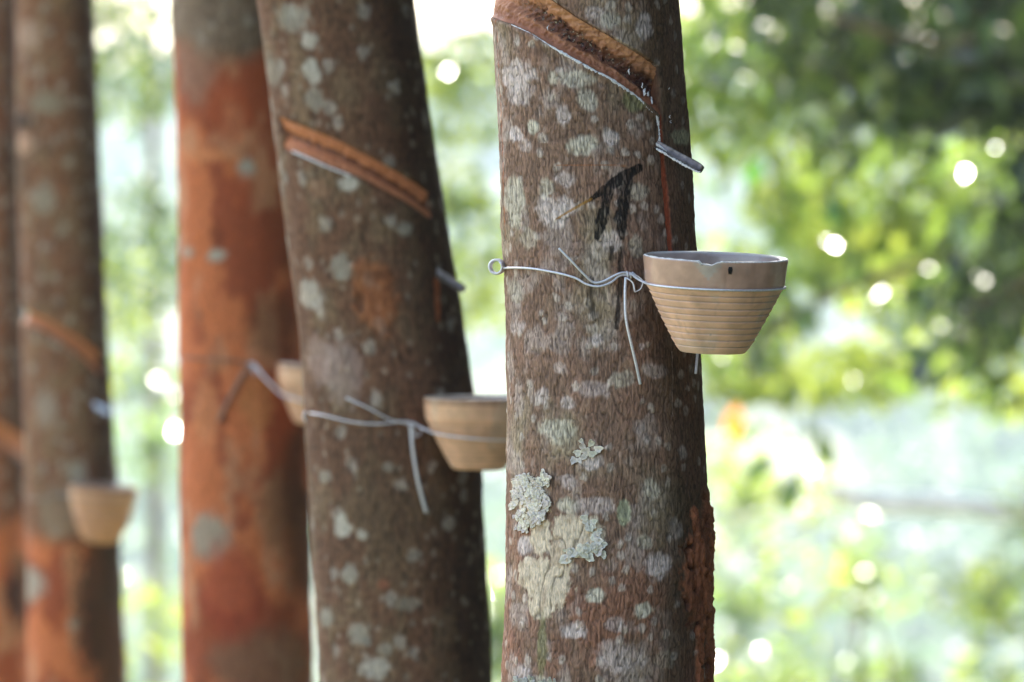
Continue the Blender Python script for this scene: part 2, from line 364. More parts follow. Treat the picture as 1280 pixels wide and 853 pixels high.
# ---- lichens on tree 1: rosettes of small curled lobes
def lobe(center, nrm, ang, L, Wd, curl):
    nrm = Vector(nrm).normalized(); up = Vector((0, 0, 1)); e1 = up.cross(nrm).normalized(); e2 = nrm.cross(e1)
    d = e1*math.cos(ang)+e2*math.sin(ang); s_ = nrm.cross(d)
    V = []; nr, ns = 5, 14
    for i in range(nr):
        for k in range(ns):
            a = 2*math.pi*k/ns; q = i/(nr-1)
            wob = 1+.20*math.sin(3*a+ang*5)+.13*math.sin(5*a+ang*11)
            x = q*math.cos(a)*L*wob; y = q*math.sin(a)*Wd*wob
            h = .0003+curl*q*q*(.45+.55*math.cos(a))*(1+.5*math.sin(4*a+ang*3))
            V.append(tuple(Vector(center)+d*x+s_*y+nrm*h))
    n0 = len(V)
    for k in range(ns):     # underside so the flake has thickness
        V.append(tuple(Vector(V[(nr-1)*ns+k])-nrm*.0007))
    F = [tuple(int(v) for v in f) for f in grid_faces(nr, ns, True)]
    F += [((nr-1)*ns+k, (nr-1)*ns+(k+1) % ns, n0+(k+1) % ns, n0+k) for k in range(ns)]
    return V, F
def lichen(T, parent, blobs, tone, seed, name='lichen'):
    rg = random.Random(seed); parts = []; cols = []
    for (px, py, L, Wd, ang, curl) in blobs:
        k = T.Y/FPX; th = T.th(px, py); z = zof(py, T.Y)
        c0 = T.at(px, py, rg.uniform(.0002, .0012)); nrm = Vector((math.sin(th), -math.cos(th), 0))
        v, f = lobe(c0, nrm, ang, L*k, Wd*k, curl); parts.append((v, f))
        t = tone*rg.uniform(.78, 1.12)*np.array([1, rg.uniform(.95, 1.03), rg.uniform(.88, 1.04)])
        for i in range(len(v)):
            q = (i//14)/4 if i < 70 else .8
            cols.append(t*(.72+.34*q))
    V, F = join(parts)
    return obj(name, np.array(V), np.array(F), LICH, parent, np.array(cols))
def fill(poly_spots, n, Lr, seed, curl=.0016):
    rg = random.Random(seed); out = []
    tot = sum(a[2]*a[3] for a in poly_spots)
    for (cx, cy, rx, ry) in poly_spots:
        for _ in range(max(1, int(n*rx*ry/tot))):
            a = rg.uniform(0, 6.28); q = math.sqrt(rg.random())
            x, y = cx+rx*q*math.cos(a), cy+ry*q*math.sin(a); L = rg.uniform(*Lr)
            out.append((x, y, L, L*rg.uniform(.55, .9), -a+rg.uniform(-.7, .7), curl*rg.uniform(.5, 1.3)))
    return out
bl = fill([(662, 612, 19, 18), (649, 630, 9, 20), (672, 630, 15, 20), (655, 652, 12, 10), (677, 600, 9, 10), (670, 648, 9, 9), (652, 604, 10, 10)], 210, (3.0, 6.5), 3, .0014)
o = lichen(T1, root1, bl, lin(236, 222, 206), 4); tag(o, 'cream flaky lichen with raised ragged lobes')
bl = fill([(735, 650, 8, 8), (742, 664, 7, 9)], 16, (3, 5.5), 5, .0008)
bl += [(730, 689, 7, 6, -1.2, .002), (737, 694, 6, 5, -1.4, .002), (746, 686, 7, 6, -.3, .002), (752, 690, 6, 4.5, -.6, .002), (753, 678, 5, 4.5, .3, .002), (747, 674, 6, 5, .2, .002), (716, 689, 6, 6, -2, .002), (741, 682, 7, 6, -.9, .001), (724, 684, 7, 5, -1.7, .001), (706, 697, 6, 8, -1.8, .0015)]; bl += fill([(738, 684, 14, 7)], 14, (3, 5.5), 15, .0010)+fill([(712, 690, 10, 6)], 8, (2.5, 4.5), 16, .0010)
o = lichen(T1, root1, bl, lin(230, 220, 204), 6); tag(o, 'green grey lichen with rounded lobes at its lower edge')
bl = [(738, 553, 5, 4, 1, .002), (728, 557, 5, 4, 2, .002), (732, 563, 6, 5, 2.6, .0015), (747, 560, 6, 4.5, .2, .002), (722, 565, 5, 4.5, 3, .0015), (740, 566, 6, 4, .3, .001), (717, 574, 5, 4.5, -2.4, .0015), (726, 550, 3, 3, 2, .001), (729, 570, 4, 4, -2, .001), (724, 574, 4, 3, -1, .001)]
o = lichen(T1, root1, bl, lin(240, 228, 212), 7); tag(o, 'small pale lichen rosette of a few round lobes')
bl = fill([(657, 846, 14, 8), (690, 851, 16, 6)], 26, (2.5, 5), 8, .001)
o = lichen(T1, root1, bl, lin(190, 186, 172), 9); tag(o, 'grey crusty lichen low on the trunk')

# ---- blurred trees
def paint_far(P_):
    def f(s, TH, Z):
        r = s.rad(Z); U = TH*r; X = np.sin(TH)*r; Y = np.cos(TH)*r; sd = P_['seed']
        zpx = 426.5-(Z-CAMZ)*FPX/s.Y
        big = fbm(X*9, Y*9, Z*6, 4, sd); med = fbm(X*40, Y*40, Z*26, 4, sd+1); nz = fbm(X*200, Y*200, Z*160, 4, sd+2)
        f1 = vn(U/.003, Z/.010, U*0, sd+3); crack = ss(.7, .98, 1-np.abs(2*f1-1))
        c = np.ones(TH.shape+(3,))*P_['base']
        c = mix(c, P_['base2'], ss(.42, .68, med)*.8)
        c = mix(c, lin(90, 70, 54), ss(.5, .75, big)*.6)
        c = mix(c, lin(54, 36, 24), ss(.1, .95, TH)*.85)  # right side painted darker to deepen its shading
        dd, idv = cells(U/.022, Z/.026, sd+6)
        sp = (1-ss(.18, .42, dd+.6*(nz-.5)))*(idv > P_.get('spotty', .6))
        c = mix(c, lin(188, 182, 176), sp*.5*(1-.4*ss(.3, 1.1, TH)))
        dd, idv = cells(U/.010, Z/.012, sd+8)
        c = mix(c, lin(176, 166, 154), (1-ss(.2, .4, dd+.5*(nz-.5)))*(idv > .85)*.32)
        d = .0012*(1-crack)+.003*(med-.5)+.007*(big-.5)
        c = c*(1-.5*crack)[..., None]
        for q in P_.get('marks', []):
            kind, geo, colr, a = q[:4]
            m = spot(s, TH, Z, *geo, nz, .25, 1.1) if kind == 's' else stroke(s, TH, Z, geo, nz, .8)
            c = mix(c, colr*np.ones(3), m*a*P_.get('mk', 1))
            if len(q) > 4: d = d+m*q[4]
        if 'rust' in P_:
            lim, sp_ = P_['rust']
            wob = (fbm(X*14, Y*14, Z*10, 4, sd+11)-.5)*260
            m = ss(lim-20, lim+20, zpx+wob*sp_)
            m = m*(1-P_.get('holes', .0)*ss(.56, .64, fbm(X*22, Y*22, Z*12, 4, sd+14)))
            rc = np.ones(TH.shape+(3,))*lin(196, 114, 74)
            rc = mix(rc, lin(146, 72, 46), ss(.47, .55, fbm(X*16, Y*16, Z*9, 4, sd+12))*.85)
            rc = mix(rc, lin(192, 138, 106), ss(.56, .7, fbm(X*26, Y*26, Z*14, 4, sd+13))*.75)
            rc = mix(rc, lin(66, 48, 30), ss(.25, 1.0, TH)*ss(.3, .7, fbm(X*12, Y*12, Z*9, 3, sd+15))*.8)  # moss and right-side shade painted together over the rust
            c = c*(1-m[..., None])+rc*m[..., None]
            d = d-.0025*m+.004*m*(fbm(X*30, Y*30, Z*20, 3, sd+16)-.5)
            for q in P_.get('over', []):
                mm = spot(s, TH, Z, *q[0], nz, .3, 1.1); c = mix(c, q[1], mm*q[2])
        if 'cut' in P_:
            low, top, te = P_['cut']; lo, hi = band_mask(s, TH, Z, low, top, None)
            tend = s.th(*te); inb = ss(lo-.001, lo+.002, Z)*(1-ss(hi-.002, hi+.001, Z))*(1-ss(tend-.02, tend+.02, TH))*(TH > P_.get('th0', -2.1))
            d = d*(1-inb)-.013*inb; c = mix(c, lin(120, 70, 46), inb)
        return d, c
    return f
def cutcol(dark=.8):
    def f(U, Z, W, n, TH):
        c = np.ones(U.shape+(3,))*lin(206, 128, 84)
        c = mix(c, lin(92, 46, 32), ss(.36, .46, W+.2*(n-.5))*(1-ss(.56, .66, W+.2*(n-.5)))*dark)
        c = mix(c, lin(110, 60, 40), (1-ss(.0, .12, W))*.8)
        return c*(.8+.4*n)[..., None]
    return f
OR = lin(186, 104, 66); GY = lin(170, 168, 160); WH = lin(206, 204, 198)
T2 = Trunk(9.1, [(-60, 411, 96), (0, 419, 97), (220, 449, 100), (430, 478.5, 103.5), (530, 490, 107), (853, 507.5, 106.5), (910, 510, 108)])
LOW2 = [(360, 190), (400, 205), (450, 224), (490, 245), (520, 262), (536, 274)]
TOP2 = [(352, 148), (380, 160), (420, 176), (470, 202), (510, 224), (540, 246)]
P2 = dict(seed=200, mk=.72, th0=-1.12, base=lin(116, 84, 66), base2=lin(128, 106, 84), spotty=.82, cut=(LOW2, TOP2, (539, 262)),
  marks=[('s', (366, 25, 20, 16), GY, .8), ('s', (388, 55, 10, 12), WH, .8), ('s', (392, 92, 10, 14), WH, .85), ('s', (396, 128, 12, 15), GY, .7), ('s', (340, 90, 10, 20), GY, .6), ('s', (438, 230, 13, 10), WH, .8),
   ('s', (428, 335, 12, 16), GY, .8), ('s', (386, 368, 14, 18), WH, .7), ('s', (507, 287, 9, 9), GY, .7), ('s', (470, 370, 27, 42), lin(168, 102, 62), .85, .002), ('s', (453, 378, 6, 13), lin(60, 38, 26), .8, -.003), ('s', (472, 345, 20, 6), lin(80, 54, 38), .5),
   ('s', (430, 462, 24, 42), lin(178, 160, 160), .5), ('s', (402, 450, 18, 30), lin(180, 158, 154), .6), ('s', (430, 655, 9, 15), WH, .85), ('s', (456, 667, 6, 7), WH, .8), ('s', (440, 715, 10, 12), GY, .8),
   ('s', (452, 790, 14, 14), GY, .8), ('s', (470, 832, 18, 15), WH, .7), ('s', (410, 770, 8, 12), GY, .8), ('s', (487, 583, 7, 6), GY, .6), ('s', (512, 752, 14, 9), GY, .5), ('s', (408, 595, 8, 8), GY, .7), ('s', (482, 808, 10, 8), GY, .6),
   ('l', [(546, 352, 4), (547, 375, 5), (548, 400, 3)], lin(168, 92, 52), .8), ('s', (482, 728, 8, 7), lin(170, 100, 76), .5), ('s', (400, 240, 14, 14), lin(160, 120, 100), .5)])
r2 = empty('rubber_tree', (float(T2.cx(0)), T2.Y, 0), 'second rubber tree, brown with a bright slanting cut and a round rusty bark scar', 'tree', 'tapped rubber trees in a row')
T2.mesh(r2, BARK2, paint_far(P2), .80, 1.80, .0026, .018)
cut_part(T2, r2, LOW2, TOP2, -1.13, T2.th(539, 260), cutcol(), .007, 160, 30)
lp = smooth_path([T2.at(px, py, .0006) for px, py in [(368, 191), (388, 200), (412, 211), (440, 222)]], 6)
build('latex_trail', tube(lp, .0012, 6), LATEX, r2)
T3 = Trunk(11.4, [(-60, 287, 77), (0, 290, 78), (200, 298, 79), (430, 303, 80), (530, 306, 81), (853, 309, 83), (910, 309, 84)])
P3 = dict(seed=320, base=lin(118, 98, 84), base2=lin(138, 120, 106), spotty=.7, rust=(74, .32), holes=.0,
  over=[((310, 212, 12, 12), GY, .9), ((272, 320, 13, 8), GY, .9), ((233, 317, 9, 8), GY, .9), ((262, 670, 27, 30), lin(160, 150, 138), .9), ((240, 60, 28, 70), lin(148, 128, 114), .55), ((352, 410, 34, 42), lin(84, 62, 42), .55),
   ((356, 640, 26, 50), lin(84, 62, 42), .4), ((330, 825, 70, 42), lin(128, 100, 80), .7), ((258, 515, 18, 40), lin(202, 132, 92), .7), ((325, 500, 22, 34), lin(190, 130, 84), .6), ((232, 400, 12, 90), lin(196, 112, 72), .6),
   ((255, 195, 30, 9), lin(206, 134, 92), .8), ((290, 140, 28, 40), lin(176, 88, 54), .6), ((300, 240, 24, 26), lin(160, 78, 48), .6), ((272, 295, 8, 16), lin(110, 50, 30), .7), ((290, 740, 40, 60), lin(160, 70, 48), .7)],
  marks=[])
r3 = empty('rubber_tree', (float(T3.cx(0)), T3.Y, 0), 'third rubber tree with most of its bark rust orange and peeling', 'tree', 'tapped rubber trees in a row')
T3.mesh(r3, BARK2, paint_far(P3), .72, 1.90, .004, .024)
T4 = Trunk(14.4, [(-60, 64, 48), (0, 68.5, 48.5), (200, 74, 51), (430, 82, 53.5), (620, 90, 58), (853, 97, 63), (910, 98, 64)])
LOW4 = [(30, 402), (60, 415), (95, 440), (125, 468)]; TOP4 = [(28, 382), (60, 398), (95, 418), (128, 444)]
P4 = dict(seed=401, base=lin(138, 98, 76), base2=lin(144, 116, 92), spotty=.75, rust=(680, .28), cut=(LOW4, TOP4, (126, 455)),
  marks=[('s', (34, 45, 16, 18), lin(176, 148, 134), .7), ('s', (62, 130, 22, 14), lin(150, 144, 130), .7), ('s', (30, 152, 9, 9), lin(34, 26, 22), .85), ('s', (32, 180, 10, 14), lin(196, 158, 138), .7), ('s', (58, 250, 14, 20), GY, .5),
   ('s', (60, 510, 14, 24), lin(160, 146, 136), .7), ('s', (100, 590, 12, 14), GY, .6), ('s', (75, 640, 22, 36), lin(150, 136, 122), .5)],
  over=[((36, 730, 12, 22), GY, .8), ((95, 778, 8, 9), GY, .7), ((140, 760, 34, 120), lin(60, 48, 36), .9)])
r4 = empty('rubber_tree', (float(T4.cx(0)), T4.Y, 0), 'fourth rubber tree, slim and brown, rust patch below its small hanging cup', 'tree', 'tapped rubber trees in a row')
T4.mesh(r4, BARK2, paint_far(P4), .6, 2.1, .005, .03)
cut_part(T4, r4, LOW4, TOP4, -1.2, T4.th(126, 455), cutcol(.5), .005, 90, 20)
T5 = Trunk(16.9, [(-60, -32, 54), (0, -30, 54), (430, -24, 56), (853, -18, 60), (910, -17, 60)])
LOW5 = [(-30, 545), (0, 556), (34, 580)]; TOP5 = [(-30, 510), (0, 526), (34, 552)]
P5 = dict(seed=520, base=lin(164, 108, 82), base2=lin(166, 122, 98), spotty=.7, rust=(660, .3), cut=(LOW5, TOP5, (35, 560)), over=[((22, 745, 12, 26), lin(50, 36, 28), .8)])
r5 = empty('rubber_tree', (float(T5.cx(0)), T5.Y, 0), 'rubber tree cut off by the left edge of the photo', 'tree', 'tapped rubber trees in a row')
T5.mesh(r5, BARK2, paint_far(P5), .5, 2.2, .006, .04)
cut_part(T5, r5, LOW5, TOP5, -1.2, 1.35, cutcol(.3), .005, 60, 16)
ROOTS = [r1_ for r1_ in (root1, r2, r3, r4, r5)]; TR = [T1, T2, T3, T4, T5]
# ------------------------------------------------------------------ cups
def m_cup():
    m, nt, N, L, b = newmat('stoneware')
    tc = N.new('ShaderNodeTexCoord'); sp = N.new('ShaderNodeSeparateXYZ'); L.new(tc.outputs['Object'], sp.inputs[0])
    at = N.new('ShaderNodeAttribute'); at.attribute_name = 'col'
    n1 = N.new('ShaderNodeTexNoise'); n1.inputs['Scale'].default_value = 60; n1.inputs['Detail'].default_value = 6; L.new(tc.outputs['Object'], n1.inputs['Vector'])
    mr = N.new('ShaderNodeMapRange'); mr.inputs['From Min'].default_value = .3; mr.inputs['From Max'].default_value = .7; mr.inputs['To Min'].default_value = .84; mr.inputs['To Max'].default_value = 1.12
    L.new(n1.outputs[0], mr.inputs[0]); mu = N.new('ShaderNodeVectorMath'); mu.operation = 'SCALE'
    L.new(at.outputs['Color'], mu.inputs[0]); L.new(mr.outputs[0], mu.inputs['Scale']); L.new(mu.outputs[0], b.inputs['Base Color'])
    rr = N.new('ShaderNodeMapRange'); rr.inputs['From Min'].default_value = .054; rr.inputs['From Max'].default_value = .058; rr.inputs['To Min'].default_value = .62; rr.inputs['To Max'].default_value = .16
    L.new(sp.outputs['Z'], rr.inputs[0]); L.new(rr.outputs[0], b.inputs['Roughness'])
    return m
CUPM = m_cup()
def cup_mesh(H, prof, rings, zr0, zr1, seed, glaze=.70, chip=None):
    """prof: (z, r) outer profile 0..H; ring grooves between zr0 and zr1"""
    zz = [p[0] for p in prof]; rr = [p[1] for p in prof]
    rows = []                                   # (z, r, tag)
    for z in np.linspace(0, H, 130):
        r = np.interp(z, zz, rr)
        g = 0
        if zr0 < z < zr1:
            ph = (z-zr0)/(zr1-zr0)*rings; ph += .07*math.sin(ph*2.3+seed); fr = ph % 1
            r += .0010*(fr-.5); g = math.exp(-((fr-.04)/.09)**2)+math.exp(-((fr-1.04)/.09)**2); r -= .0007*g
        rows.append((z, r, 0, g))
    rt = rr[-1]
    rows += [(H+.0008, rt-.0006, 1, 0), (H+.0012, rt-.002, 1, 0), (H+.0006, rt-.0036, 1, 0)]
    for z in np.linspace(H-.001, .008, 26): rows.append((z, np.interp(z, zz, rr)-.0046, 2, 0))
    rows.append((.0076, .012, 2, 0)); rows.append((.0076, .0002, 2, 0))
    rows = [(.0, .0002, 0, 0)]+rows
    n = 160; V = []; C = []
    rg = np.random.default_rng(seed)
    tan = lin(248, 198, 166); tau = lin(202, 160, 136); ins = lin(196, 172, 160); rimc = lin(222, 212, 204)
    for (z, r, t, g) in rows:
        for k in range(n):
            a = 2*math.pi*k/n
            wob = 1+.006*math.sin(2*a+1)+.003*math.sin(5*a)
            x, y = math.cos(a)*r*wob, math.sin(a)*r*wob; z2 = z
            if chip and z > H-.012:                # broken notch in the lip
                dz = chip[2]*(math.exp(-((a-chip[0])/chip[1])**2)*(.8+.25*math.sin(a*41)+.12*math.sin(a*97))); z2 = z-dz*(z-(H-.012))/.012
            V.append((x, y, z2))
            if t == 0:
                m = 1 if z > glaze*H else 0
                cc = tau if m else tan
                cc = cc*(1-.52*g)
                if abs(a-4.53) < .012 and not m: cc = cc*.86
                if (a-4.62)**2+((z-.017)/.05)**2 < .0006: cc = cc*.5
                if chip and z > H-.015:
                    e = abs(a-chip[0]-.02)/(chip[1]*1.9*max(.02, 1-(H-z)/.015))+.5*math.sin(a*57+z*900)*.3
                    cc = cc+(lin(186, 172, 158)-cc)*float(1-ss(.5, 1.1, np.array(e)))*.85
            elif t == 1: cc = rimc
            else: cc = ins*(.9+.1*math.sin(a*3))
            C.append(cc)
    F = grid_faces(len(rows), n, True)
    V = np.array(V); C = np.array(C)
    k1 = fbm(V[:, 0]*70+seed, V[:, 1]*70, V[:, 2]*70, 4, seed+60); k2 = fbm(V[:, 0]*160+seed, V[:, 1]*160, V[:, 2]*22, 4, seed+61)
    C = mix(C, lin(120, 84, 60), ss(.52, .72, k1)*.14); C = mix(C, lin(96, 66, 48), ss(.62, .74, k2)*.18); C = mix(C, lin(216, 200, 184), ss(.58, .7, fbm(V[:, 0]*40, V[:, 1]*40+seed, V[:, 2]*18, 4, seed+62))*.3)
    V[:, :2] *= (1+.010*(k1-.5)*2)[:, None]
    return V, F, C
def place_cup(T, px, pbase, gap_off, H, prof, rings, zr, tilt, seed, label, group, chip=None, glaze=.70, tone=(1, 1, 1)):
    """px: cup centre; pbase: base row in px; offset so that the bowl touches the bark"""
    x = xof(px, T.Y); z = zof(pbase, T.Y); c = float(T.cx(z+H)); r = float(T.rad(z+H))
    dx = x-c; dist = r+prof[-1][1]+gap_off; dy = math.sqrt(max(dist**2-dx**2, .0001))
    loc = Vector((x, T.Y-dy, zof(pbase, T.Y-dy)))
    loc.x = xof(px, T.Y-dy)
    V, F, C = cup_mesh(H, prof, rings, zr[0], zr[1], seed, chip=chip, glaze=glaze); C = C*np.array(tone)
    me_o = obj('latex_cup', V, F, CUPM, None, C)
    me_o.location = loc; me_o.rotation_euler = Euler((R(tilt[0]), R(tilt[1]), 0))
    me_o.data.transform(Matrix.Identity(4))
    tag(me_o, label, 'cup', group)
    return me_o, Matrix.Translation(loc) @ Euler((R(tilt[0]), R(tilt[1]), 0)).to_matrix().to_4x4()
H1 = .0775
prof1 = [(0, .0265), (.0015, .0280), (.006, .0315), (.0285, .0435), (.0545, .0560), (.0580, .0572), (H1, .0595)]
# note: obj() recentres meshes, so build cups with their base at the origin
def _fix(o): pass
cup1, M1 = place_cup(T1, 890.5, 440, .0015, H1, prof1, 9, (.006, .0545), (4.6, 2.0), 1, 'stoneware cup with a chipped rim wired to the nearest trunk', 'latex cups on the tapped trees', chip=(R(262), .13, .0035))
dl = []
for a0, a1, rr_ in ((R(186), R(258), .0009), (R(272), R(296), .0007), (R(300), R(352), .0008)):
    pts = [M1 @ Vector((math.cos(a)*.0585, math.sin(a)*.0585, H1+.0006-(.003 if a > R(255) and a < R(266) else 0))) for a in np.linspace(a0, a1, 24)]
    dl.append(tube(pts, [rr_*(.4+.9*random.random()) for _ in pts], 6))
cupo = cup1
def child_of(o, name, VF, mat, M):
    V, F = VF; Mi = M.inverted(); me = bpy.data.meshes.new(name)
    me.from_pydata([Mi @ Vector(v) for v in V], [], [tuple(dict.fromkeys(f)) for f in F]); me.polygons.foreach_set('use_smooth', [True]*len(me.polygons))
    me.materials.append(mat); c = bpy.data.objects.new(name, me); COL.objects.link(c); c.parent = o; return c
child_of(cup1, 'dried_latex', join(dl), LATEX, M1)
bs = [tube([M1 @ Vector((math.cos(a)*q, math.sin(a)*q, z)) for q, z in ((.0597, H1-.003), (.0597, H1-.0055), (.0592, H1-.009))], [.0006, .0013, .0005], 6) for a in (R(281), R(279.6))]
BLK = m_plain('black_grime', lin(32, 26, 24), .6, 0, .3, .3, 400, .3)
child_of(cup1, 'grime_spot', join(bs), BLK, M1)
prof2 = [(0, .0255), (.002, .0290), (.008, .0325), (.0285, .0435), (.0545, .0560), (.0580, .0572), (.0765, .0595)]
cup2, M2 = place_cup(T2, 598, 587, .002, .0765, prof2, 9, (.006, .0545), (2.2, .3), 2, 'stoneware cup on the second tree, half hidden behind the nearest trunk', 'latex cups on the tapped trees', glaze=.92, tone=(.84, .78, .70))
cup3, M3 = place_cup(T3, 394, 531, .002, .0775, prof1, 9, (.006, .0545), (1.5, 6), 3, 'stoneware cup on the rusty third tree, mostly hidden by the second trunk', 'latex cups on the tapped trees', glaze=.92, tone=(.86, .78, .70))
prof4 = [(0, .0200), (.003, .0270), (.012, .0350), (.040, .0480), (.070, .0560), (.097, .0600)]
cup4, M4 = place_cup(T4, 126, 679, .002, .097, prof4, 7, (.006, .065), (3, 3), 4, 'small deep brown cup low on the fourth tree', 'latex cups on the tapped trees', glaze=.92, tone=(.66, .54, .46))
# ------------------------------------------------------------------ wires
def helix(c, axis, rad, turns, length, n=16):
    axis = Vector(axis).normalized(); e1 = axis.orthogonal().normalized(); e2 = axis.cross(e1)
    return [Vector(c)+axis*(length*(i/(n*turns)-.5))+(e1*math.cos(2*math.pi*i/n)+e2*math.sin(2*math.pi*i/n))*rad*(1+.16*math.sin(i*.37+1)) for i in range(int(n*turns)+1)]
def ring_pts(M, z, r, a0=0, a1=2*math.pi, n=72): return [M @ Vector((math.cos(a)*r, math.sin(a)*r, z)) for a in np.linspace(a0, a1, n)]
def hanger(T, M, cupr, ringz, W,  coil_px, coil_r, front, loose, tail, under, knot, label, mat, label_group='wire cup hangers', tw=1.25, rt_tilt=(0, 0)):
    M = M @ Matrix.Translation((0, 0, ringz)) @ Euler((R(rt_tilt[0]), R(rt_tilt[1]), 0)).to_matrix().to_4x4() @ Matrix.Translation((0, 0, -ringz))
    k = T.at(*knot, .003)
    rt = empty('wire_hanger', tuple(k), label, 'wire hanger', label_group)
    L = Vector((-1, 0, 0))
    rp = ring_pts(M, ringz, cupr+W*1.1)
    build('cup_ring', tube(rp, W, 8), mat, rt)
    left = min(rp, key=lambda v: v.x)
    build('link', tube(smooth_path([k+Vector((-.004, -.0005, 0)), k+Vector((.002, -.002, .001)), k.lerp(left, .5)+Vector((0, -.003, .0005)), left+Vector((-.0002, -.0015, 0)), left+Vector((.0006, -.006, 0))], 8), W*1.15, 8), mat, rt)
    if front: build('strap', tube(smooth_path([T.at(x, y, o_) for x, y, o_ in front], 8), W, 8), mat, rt)
    # strap round the back of the trunk to the ring
    z0 = zof(front[0][1], T.Y) if front else k.z
    th0 = -1.45; bp = [Vector(T.pt(np.array(t), np.array(z0+(k.z-z0)*q), .0012)) for q, t in zip(np.linspace(0, 1, 40), np.linspace(th0, th0-3.7, 40))]
    build('back_strap', tube(bp, W, 6), mat, rt)
    if coil_px: build('coil', tube(helix(P(coil_px[0], coil_px[1], T.Y-.012), (.28, 1, .12), coil_r, 4, .011), W*1.05, 8), mat, rt)
    if loose: build('loose_end', tube(smooth_path([T.at(x, y, o_) for x, y, o_ in loose], 8), W, 8), mat, rt)
    if tail: build('tail', tube(smooth_path([T.at(x, y, o_) for x, y, o_ in tail], 8), W*tw, 8), mat, rt)
    if under: build('tail', tube(smooth_path([T.at(x, y, o_) for x, y, o_ in under], 4), W*1.2, 8), mat, rt)
    kn = [tube(helix(k+Vector((.001, 0, 0)), (1, .1, -.1), .0022, 2.5, .006, 10), W*.9, 6), tube(smooth_path([k+Vector((.004, -.002, .001)), k+Vector((.011, -.003, -.004)), k+Vector((.010, -.003, -.011)), k+Vector((.005, -.002, -.014))], 6), W*.55, 6),
          tube(smooth_path([k+Vector((-.003, -.002, -.002)), k+Vector((.003, -.003, -.006)), k+Vector((.005, -.004, -.014))], 6), W*.8, 6)]
    build('knot', join(kn), mat, rt)
    return rt
hanger(T1, M1, .0566, .0552, .00095, (620, 333), .0058,
  [(629, 336, .002), (645, 335.5, .003), (668, 337, .002), (700, 343, .0025), (720, 349, .003), (733, 356.5, .003), (748, 359, .003), (762, 354, .003), (772, 346, .003), (784, 344.5, .003)],
  [(703.5, 312, .010), (716, 327, .008), (731, 345, .005), (741, 354, .003), (752, 353, .003), (767, 345, .004), (777, 342, .004), (790, 344, .004)],
  [(779, 348, .004), (778, 370, .005), (779, 400, .006), (785, 430, .006), (791, 455, .005), (797, 480, .003)],
  [(866, 430, .004), (864.5, 450, .004), (863, 467, .004)], (783, 345), 'bright wire hanger with a round coil and loose ends on the nearest trunk', WIRE)
hanger(T2, M2, .0535, .0380, .0009, (386, 520), .006,
  [(390, 516, .002), (410, 519, .003), (445, 527, .003), (475, 529, .003), (500, 527, .003), (512, 529, .003)],
  [(438, 497, .006), (465, 510, .006), (490, 524, .004), (512, 526, .003)],
  [(514, 532, .004), (516, 560, .005), (522, 600, .006), (532, 639, .005)], None, (514, 529), 'wire hanger with a long drooping tail on the second trunk', WIRE, tw=2.0, rt_tilt=(3, 4))
h3 = hanger(T3, M3, .0500, .0320, .0014, (229, 452), .005,
  [(232, 447, .002), (255, 449, .003), (285, 450, .003), (314, 455, .003)], None,
  [(316, 455, .004), (300, 480, .006), (286, 508, .006), (278, 526, .005)], None, (316, 456), 'wire hanger on the rusty third trunk with a slanting tail', WIRE, tw=2.0, rt_tilt=(3, 6))
for c_ in h3.children:
    if c_.name.split('.')[0] in ('strap', 'tail'): c_.data.materials[0] = m_plain('rusty_wire', lin(150, 118, 100), .7, .2, .3, .3, 300, .3)
hanger(T4, M4, .0572, .0780, .0010, None, .005,
  [(34, 622, .002), (50, 624, .003), (70, 620, .003), (84, 616, .003)], None, None, None, (80, 618), 'wire hanger on the fourth trunk', WIREG)
# ------------------------------------------------------------------ spouts
def spout(T, a, b, w, label, mat, depth=.03):
    """bent metal gutter from a (in the bark) to b (tip); a, b = (px, py, off)"""
    A = T.at(*a); B = T.at(a[0], a[1], a[2]+depth); B = Vector((xof(b[0], B.y), B.y, zof(b[1], B.y)))
    d = (B-A).normalized(); u = Vector((0, -1, .55)); u = (u-d*u.dot(d)).normalized(); s_ = d.cross(u)
    V = []; n = 14; m_ = 10; t = .0007
    for side in (0, 1):
        for i in range(n):
            q = i/(n-1); c = A.lerp(B, q) + u*(.0004*math.sin(q*9))
            for j in range(m_):
                x = (j/(m_-1)-.5)*2; ww = w*(.75+.25*math.sin(q*2.2))*(1-.25*ss(.9, 1, np.array(q)))
                V.append(c+s_*x*ww+u*(abs(x)**2*w*.35 - side*t))
    F = [tuple(int(v) for v in f) for f in grid_faces(n, m_)]
    F2 = [tuple(int(v)+n*m_ for v in f[::-1]) for f in grid_faces(n, m_)]
    ed = []
    for i in range(n-1):
        for j in (0, m_-1): ed.append((i*m_+j, (i+1)*m_+j, (i+1)*m_+j+n*m_, i*m_+j+n*m_))
    for j in range(m_-1):
        for i in (0, n-1): ed.append((i*m_+j, i*m_+j+1, i*m_+j+1+n*m_, i*m_+j+n*m_))
    o = build('tapping_spout', (V, F+F2+ed), mat, None)
    org = sum((Vector(v) for v in V), Vector())/len(V); o.data.transform(Matrix.Translation(-org)); o.location = org
    return tag(o, label, 'spout', 'metal tapping spouts')
SPM = m_plain('spout_tin', lin(118, 104, 98), .34, .55, .5, .5, 220, .8)
sp1 = spout(T1, (816, 180, -.004), (878, 214, 0),   .0045, 'flat metal spout with white latex crust driven into the nearest trunk', SPM, .018)
def _ev(i, j): return Vector(sp1.data.vertices[i*10+j].co)+sp1.location
je = 0 if _ev(7, 0).z < _ev(7, 9).z else 9
lat = [tube(smooth_path([_ev(i, je)+Vector((0, -.0006, random.uniform(-.0003, .0006))) for i in range(2, 14)], 4), [.0004+.0010*random.random() for _ in range(45)], 6),
       tube([_ev(0, 4), _ev(2, 4)+Vector((0, -.0008, 0)), _ev(4, 5)+Vector((0, -.0006, 0))], [.0016, .0012, .0004], 6)]
